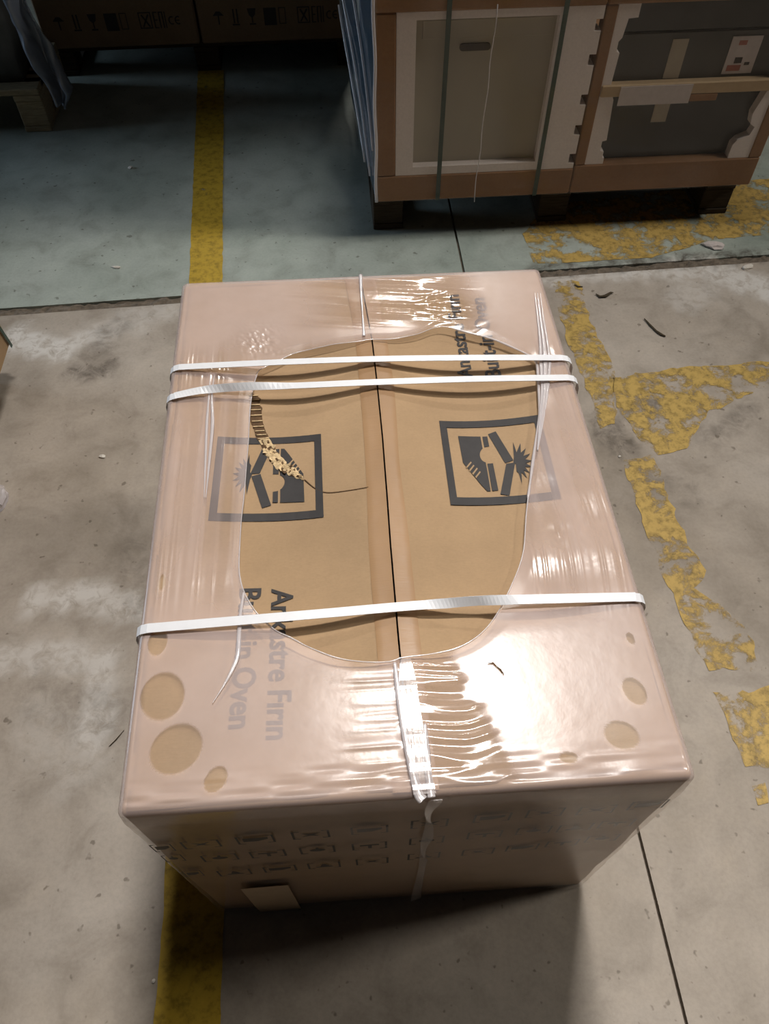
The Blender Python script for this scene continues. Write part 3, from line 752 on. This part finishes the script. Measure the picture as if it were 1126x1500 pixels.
# foam frame: outer shape with a window, made as four pieces joined into one rim
def frame_prism(name, outer, inner, ya, yb, mat, parent):
    bm = bmesh.new(); vo = [bm.verts.new((p[0], ya, p[1])) for p in outer]; vi = [bm.verts.new((p[0], ya, p[1])) for p in inner]
    eds = [bm.edges.new((v[i], v[(i+1) % len(v)])) for v in (vo, vi) for i in range(len(v))]
    bmesh.ops.triangle_fill(bm, edges=eds, use_beauty=True)
    ex = bmesh.ops.extrude_face_region(bm, geom=bm.faces[:])
    for e in ex['geom']:
        if isinstance(e, bmesh.types.BMVert): e.co.y = yb
    bmesh.ops.recalc_face_normals(bm, faces=bm.faces[:])
    me = bpy.data.meshes.new(name); bm.to_mesh(me); bm.free(); me.materials.append(mat); o = bpy.data.objects.new(name, me); COL.objects.link(o); return fix(o, parent)
clean = [foamA[0]]
for p in foamA[1:]:
    if np.hypot(p[0]-clean[-1][0], p[1]-clean[-1][1]) > 1e-4: clean.append(p)
frame_prism('foam_frame', clean, [(.200,.250),(.584,.250),(.588,.664),(.200,.664)], y0+.003, y0+.05, M['foam'], uA)
pan = bevel_box('front_panel', (.196, y0+.030, .245), (.592, y0+.049, .669), M['panel'], uA, .003); pan['label'] = 'plain grey beige panel'
pts = [(.334+.0095*math.cos(a), .5815+.0095*math.sin(a)) for a in np.linspace(math.pi/2, 1.5*math.pi, 9)]+[(.403+.0095*math.cos(a), .5815+.0095*math.sin(a)) for a in np.linspace(-math.pi/2, math.pi/2, 9)]
sl = prism_xz('handle_slot', pts, y0+.0265, y0+.0305, M['slot'], uA)
bevel_box('panel_strip', (.22, y0+.0275, .606), (.58, y0+.0305, .652), M['panel'], uA, .001)
for x in (.282, .597):
    ribbon('strap', [(x+.004*i/19, y0-.003-.0012*(i % 2 == 9), .139+.62*i/19) for i in range(20)], [(1,0,0)]*20, [(0,-1,0)]*20, .0135, .0012, M['green_strap'], uA)
uB = empty('packed_oven', (1.01, 2.3, .138), 'packed oven with dark glass and a cream bar across its front', 'packed appliance', 'film-wrapped ovens on the pallet')
x0, x1 = .7135, 1.311
bevel_box('carton_tray', (x0, y0+.002, .138), (x1, y1, .232), M['card_dark'], uB, .004)
bevel_box('carton_post', (x0, y0+.003, .2325), (.745, y0+.05, .684), M['card_dark'], uB, .003)
bevel_box('carton_post', (1.272, y0+.003, .2325), (x1, y0+.05, .684), M['card_dark'], uB, .003)
bevel_box('carton_cap_shade_tier', (x0, y0+.001, .6845), (x1, y1, 1.42), M['card_dark'], uB, .004)  # cap with the same unseen added height, there for its shadow
prism_xz('foam_side', [(.7455,.2325),(.803,.2325),(.803,.252),(.797,.252),(.797,.272),(.785,.275),(.785,.305),(.798,.308),(.79,.43),(.772,.47),(.776,.56),(.766,.565),(.766,.59),(.774,.6),(.78,.648),(.806,.65),(.806,.684),(.7455,.684)][::1], y0+.006, y0+.05, M['foam'], uB)
prism_xz('foam_side', [(1.205,.2325),(1.2715,.2325),(1.2715,.44),(1.25,.44),(1.232,.37),(1.238,.34),(1.255,.33),(1.248,.305),(1.215,.29),(1.205,.275)], y0+.006, y0+.05, M['foam'], uB)
o = bevel_box('oven_door', (.76, y0+.035, .2325), (1.27, y0+.0495, .43), M['glass'], uB, .003); o['label'] = 'dark glass door'
o = bevel_box('control_panel', (.76, y0+.030, .4305), (1.27, y0+.0495, .60), M['glass_upper'], uB, .003); o['label'] = 'dark grey upper front'
bevel_box('upper_panel', (.76, y0+.033, .6005), (1.27, y0+.0495, .684), M['glass'], uB, .003)
bevel_box('cross_bar', (.746, y0+.001, .440), (1.305, y0+.0295, .474), M['cream'], uB, .003)
o = bevel_box('paper_sheet', (.802, y0-.0015, .416), (1.016, y0+.0005, .470), M['paper'], uB, 0); o['label'] = 'white paper sheet taped across the bar'
bevel_box('tape_strip', (.93, y0+.027, .476), (.976, y0+.0297, .582), M['tape_pale'], uB, 0)
bevel_box('tape_strip', (.932, y0+.032, .345), (.978, y0+.0347, .415), M['tape_pale'], uB, 0)
st = bevel_box('sticker', (1.102, y0+.027, .482), (1.19, y0+.0297, .583), M['paper'], uB, 0)
for (a, b, c_, d_, mt) in ((1.112,.490,1.152,.506,'red_print'),(1.128,.511,1.150,.527,'slot'),(1.160,.505,1.175,.513,'slot'),(1.125,.560,1.148,.572,'red_print')):
    q = bevel_box('sticker_print', (a, y0+.0262, b), (c_, y0+.0272, d_), M[mt], None, 0); q.parent = st
bevel_box('carton_strip', (1.017, y0+.0005, .419), (1.10, y0+.0295, .4395), M['card_dark'], uB, .002)
# film round the load
lf = empty('load_film', (.7, 2.3, .138), 'clear stretch film wound round the two packed ovens', 'stretch film')
nu, nv = 160, 70; V = []
for j in range(nv):
    z = .142+.64*j/(nv-1)
    for i in range(nu):
        x = .083+1.234*i/(nu-1); w = max(0, 1-abs(z-.70)/.06)+max(0, 1-abs(z-.17)/.05)*.5
        y = LY-.0065-.0012*abs(vnoise(np.array([x*4.]), np.array([z*70.]), 81)[0])*(1+2*w)-.001*vnoise(np.array([x*3]), np.array([z*5]), 82)[0]
        V.append((x, y, z))
fix(mesh('front_sheet', V, grid_faces(nu, nv), M['film_load'], None, True), lf)
nu, nv = 50, 60; V = []
for j in range(nv):
    v = j/(nv-1); z = .142+.64*v
    for i in range(nu):
        y = 1.9935+1.125*(i/(nu-1)); u = min(1, (y-1.9935)/.62)
        bulge = .010+.10*math.sin(min(1, u*1.15)*math.pi*.5)*(.35+.65*v)
        x = LX0-.004-bulge*u**.5+.008*u*vnoise(np.array([y*9+z*5]), np.array([z*7-y*3]), 83)[0]
        V.append((x, y, z))
fix(mesh('side_sheet', V, [f[::-1] for f in grid_faces(nu, nv)], M['film_side'], None, True), lf)
tube_pts = [(.412-.012*i/20+.002*math.sin(i), LY-.0095, .70-.57*i/20) for i in range(21)]
fix(tube('film_strand_or_glint', tube_pts, .0016, M['film_rope'], None, 5), lf)
for (ya, za, yb, zb) in ((2.02, .30, 2.30, .75), (2.10, .17, 2.42, .62), (2.22, .15, 2.55, .50)):  # pale cords added as the white highlight streaks on the side film
    pp = []
    for i in range(13):
        u = i/12; y = ya+(yb-ya)*u; z = za+(zb-za)*u; uu = (y-1.9935)/.62; v = (z-.142)/.64
        pp.append((LX0-.009-(.010+.10*math.sin(min(1, uu*1.15)*math.pi*.5)*(.35+.65*v))*uu**.5, y, z))
    fix(tube('film_strand_or_glint', pp, .0035, M['film_rope'], None, 6, .5), lf)
fix(tube('film_strand_or_glint', [(LX0-.004-.002*math.sin(i*.8), LY-.010, .145+.62*i/20) for i in range(21)], .005, M['film_rope'], None, 6, .5), lf)

# ------------------------------------------------------------------ cartons at the back
BY = 3.22
pallet((-1.20, BY+.03, 0), 1.30, .8, 'pallet with painted-in shade under the row of printed cartons at the back', M['wood_shaded'], .118)
def back_print(par, x0):
    """row of handling marks on the lower front"""
    def quadset(name, quads):
        V = []; Fc = []
        for q in quads: Fc.append(tuple(range(len(V), len(V)+len(q)))); V += [(x0+x, BY-.0012, z) for x, z in q]
        fix(mesh(name, V, Fc, M['ink']), par)
    R_ = lambda a, b, c, d: [(a,b),(c,b),(c,d),(a,d)]
    zb, zt = .185, .245
    quadset('printed_mark', [[(.06,.222),(.075,.238),(.09,.238),(.105,.222)], R_(.08,.19,.085,.222)])
    quadset('printed_mark', [R_(.135,zb,.165,zb+.006), R_(.141,zb+.008,.147,zt), R_(.155,zb+.008,.161,zt)])
    quadset('printed_mark', [[(.20,zt),(.235,zt),(.230,.222),(.220,.212),(.215,.212),(.205,.222)], R_(.215,.192,.220,.212), R_(.205,zb,.230,.191)])
    quadset('printed_mark', [R_(.265,zb-.004,.315,zt)])
    quadset('printed_mark', [R_(.325,zb,.328,zt), R_(.35,zb,.353,zt), R_(.328,zb,.35,zb+.003), R_(.328,zt-.003,.35,zt)])
    quadset('printed_mark', [R_(.40,zb,.404,zt), R_(.446,zb,.45,zt), R_(.404,zb,.446,zb+.004), R_(.404,zt-.004,.446,zt), [(.41,.192),(.415,.19),(.442,.234),(.437,.238)], [(.437,.19),(.442,.193),(.415,.238),(.41,.234)]])
    quadset('printed_mark', [R_(.458,zb,.463,zt), R_(.463,zb,.475,zb+.004), R_(.463,.213,.473,.217), R_(.463,zt-.004,.475,zt), R_(.480,zb,.485,zt), R_(.485,zt-.004,.495,zt), R_(.493,zb,.498,zt), R_(.503,zb,.507,zt)])
    for cx in (.53, .555):
        a = np.linspace(math.radians(60), math.radians(300), 9)
        P = [(cx+.014*math.cos(t_), .212+.016*math.sin(t_)) for t_ in a]; Q = [(cx+.009*math.cos(t_), .212+.011*math.sin(t_)) for t_ in a[::-1]]
        quads = [[P[i], P[i+1], Q[len(Q)-2-i], Q[len(Q)-1-i]] for i in range(len(P)-1)]
        if cx > .54: quads.append(R_(.546,.210,.560,.214))
        quadset('printed_mark', quads)
for x0, lab, g in ((-1.19, 'printed carton at the back, half behind the loose grey film', .0), (-.555, 'printed carton at the back between the first carton and the wrapped ovens', .0)):
    cb = empty('back_carton', (x0+.31, BY+.3, .119), lab, 'carton', 'printed cartons at the back')
    bevel_box('carton_body', (x0, BY, .119), (x0+.625, BY+.6, 1.30), M['card_grey'], cb, .006)
    bevel_box('tape_strip', (x0+.27, BY-.001, 1.2), (x0+.35, BY+.01, 1.3005), M['tape'], cb, 0)
    back_print(cb, x0)

# ------------------------------------------------------------------ wrapped load on a pallet, upper left
pallet((-2.33, 2.80, 0), 1.195, .39, 'weathered pallet in the far left corner under the loose film', M['wood'], .16)
wl = empty('wrapped_load', (-1.75, 3.2, .161), 'dark film-wrapped load on the pallet in the far left corner', 'wrapped load')
V = []; nz = 24
seg = 40
for j in range(nz):
    z = .161+.75*j/(nz-1)
    rg = np.array(ring(0, 0, .04, 4, 10)); 
    n_ = len(rg)
    for i, p in enumerate(rg):
        x = -1.755+(p[0])*(.56/.33); y = 3.01+(p[1]-.47)*(.15/.47)
        w = .012*vnoise(np.array([x*7+z*4]), np.array([y*7+z*6]), 91)[0]
        V.append((x+w, y+w, z))
F = grid_faces(n_, nz, True)+[tuple(range(n_))[::-1], tuple(range((nz-1)*n_, nz*n_))]
fix(mesh('wrapped_goods', V, F, M['dark_wrap'], None, True), wl)
nu, nv = 36, 60; V = []
for j in range(nv):
    v = j/(nv-1); z = .62-(.62-.125)*v
    for i in range(nu):
        u = i/(nu-1)
        xa = np.interp(v, [0,.3,.7,1], [-1.17,-1.14,-1.11,-1.055]); xb = np.interp(v, [0,.3,.7,.9,1], [-1.06,-1.045,-1.005,-.995,-1.025])
        x = xa+(xb-xa)*u; y = 2.775+.03*math.sin(u*9+v*4)+.02*vnoise(np.array([u*4+.3]), np.array([v*6.]), 92)[0]-.03*math.sin(u*math.pi)
        V.append((x+.006*vnoise(np.array([u*9]), np.array([v*12]), 93)[0], y, z+.006*math.sin(u*7)*v))
o = mesh('hanging_film', V, grid_faces(nu, nv), M['film_drape'], None, True); fix(o, wl); o['label'] = 'loose grey film hanging off the pallet corner'
md = o.modifiers.new('thickness', 'SOLIDIFY'); md.thickness = .004

# ------------------------------------------------------------------ load at the left picture edge
pallet((-2.15, .25, 0), 1.11, 1.16, 'pallet cut off by the left picture edge', M['wood_shaded'], .098)
el = empty('strapped_carton', (-1.5, .85, .099), 'pale film-wrapped carton cut off by the left picture edge', 'carton')
bevel_box('carton_body', (-2.12, .27, .099), (-.972, 1.46, .42), M['card'], el, .012, 3)
bevel_box('foam_cap', (-2.122, 1.35, .235), (-.9705, 1.462, .4225), M['foam'], el, .008, 2)
ribbon('strap', catmull([(-.967,1.395,.42),(-.966,1.405,.30),(-.966,1.425,.2),(-.966,1.44,.105)], 6), [(0,1,0)]*19, [(1,0,0)]*19, .012, .001, M['green_strap'], el)

# ------------------------------------------------------------------ litter on the floor
def crumple(name, px, size, mat, label, cat, flat=.35, seed=0, group=None, n=3):
    r = np.random.RandomState(seed); bm = bmesh.new(); bmesh.ops.create_icosphere(bm, subdivisions=n, radius=1)
    c = onz(*px)
    for v in bm.verts:
        k_ = .72+.5*r.rand() if n < 3 else .8+.3*r.rand(); v.co *= k_; v.co.x *= size[0]; v.co.y *= size[1]; v.co.z = max(-.25, v.co.z)*flat*min(size)
    zm = min(v.co.z for v in bm.verts)
    for v in bm.verts: v.co.z -= zm
    me = bpy.data.meshes.new(name); bm.to_mesh(me); bm.free(); me.materials.append(mat)
    o = bpy.data.objects.new(name, me); COL.objects.link(o); o.location = (c[0], c[1], .0012); o.rotation_euler.z = r.rand()*.8-.4
    return tag(o, label, cat, group)
crumple('paper_scrap', (1044,361), (.038,.020), M['paper'], 'torn white scrap on the worn yellow band', 'scrap', .5, 1, n=2)
crumple('paper_scrap', (1094,392), (.022,.012), M['crumb'], 'white plaster crumb on the white streak by the right edge', 'scrap', .5, 2, n=2)
crumple('paper_scrap', (170,392), (.016,.006), M['crumb'], 'small white sliver on the green-grey floor left of the yellow line', 'scrap', .6, 3, n=2)
crumple('paper_scrap', (191,246), (.010,.008), M['crumb'], 'tiny white crumb on the far green-grey floor', 'scrap', .6, 4, n=1)
crumple('paper_scrap', (150,669), (.010,.007), M['crumb'], 'tiny pale crumb in the middle of the left floor', 'scrap', .6, 5, n=1)
crumple('paper_scrap', (225,1437), (.004,.004), M['crumb'], 'tiny white crumb beside the yellow line, front left', 'scrap', .6, 6, n=1)
crumple('film_scrap', (0,733), (.022,.040), M['film_rope'], 'shiny crumpled film scrap at the left picture edge', 'film scrap', 1.2, 8, n=3)
crumple('film_scrap', (907,669), (.005,.004), M['crumb'], 'tiny pale crumb at the upper end of the slanting yellow strip', 'scrap', .6, 9, n=1)
tag(tube('twig', [onz(*p)+np.array([0,0,.0035]) for p in [(943,468),(951,477),(960,486),(967,491),(974,494)]], [.0015,.003,.003,.004,.002], M['twig']), 'thin dark twig on the concrete right of the carton', 'twig')
tag(tube('bark_chip', [onz(*p)+np.array([0,0,.004]) for p in [(872,432),(878,436),(886,435),(894,430),(898,430)]], [.002,.005,.006,.004,.001], M['twig'], None, 6, .6), 'curved dark chip beside the yellow strip end', 'chip')
tag(tube('bark_chip', [onz(*p)+np.array([0,0,.003]) for p in [(841,418),(846,421),(853,421)]], [.002,.004,.002], M['twig'], None, 6, .6), 'small dark chip just behind the rear right corner of the carton', 'chip')
tag(tube('twig', [onz(*p)+np.array([0,0,.002]) for p in [(160,1094),(170,1084),(182,1070)]], [.0006,.001,.0006], M['twig']), 'thin dark bristle on the floor by the left side of the carton', 'twig')
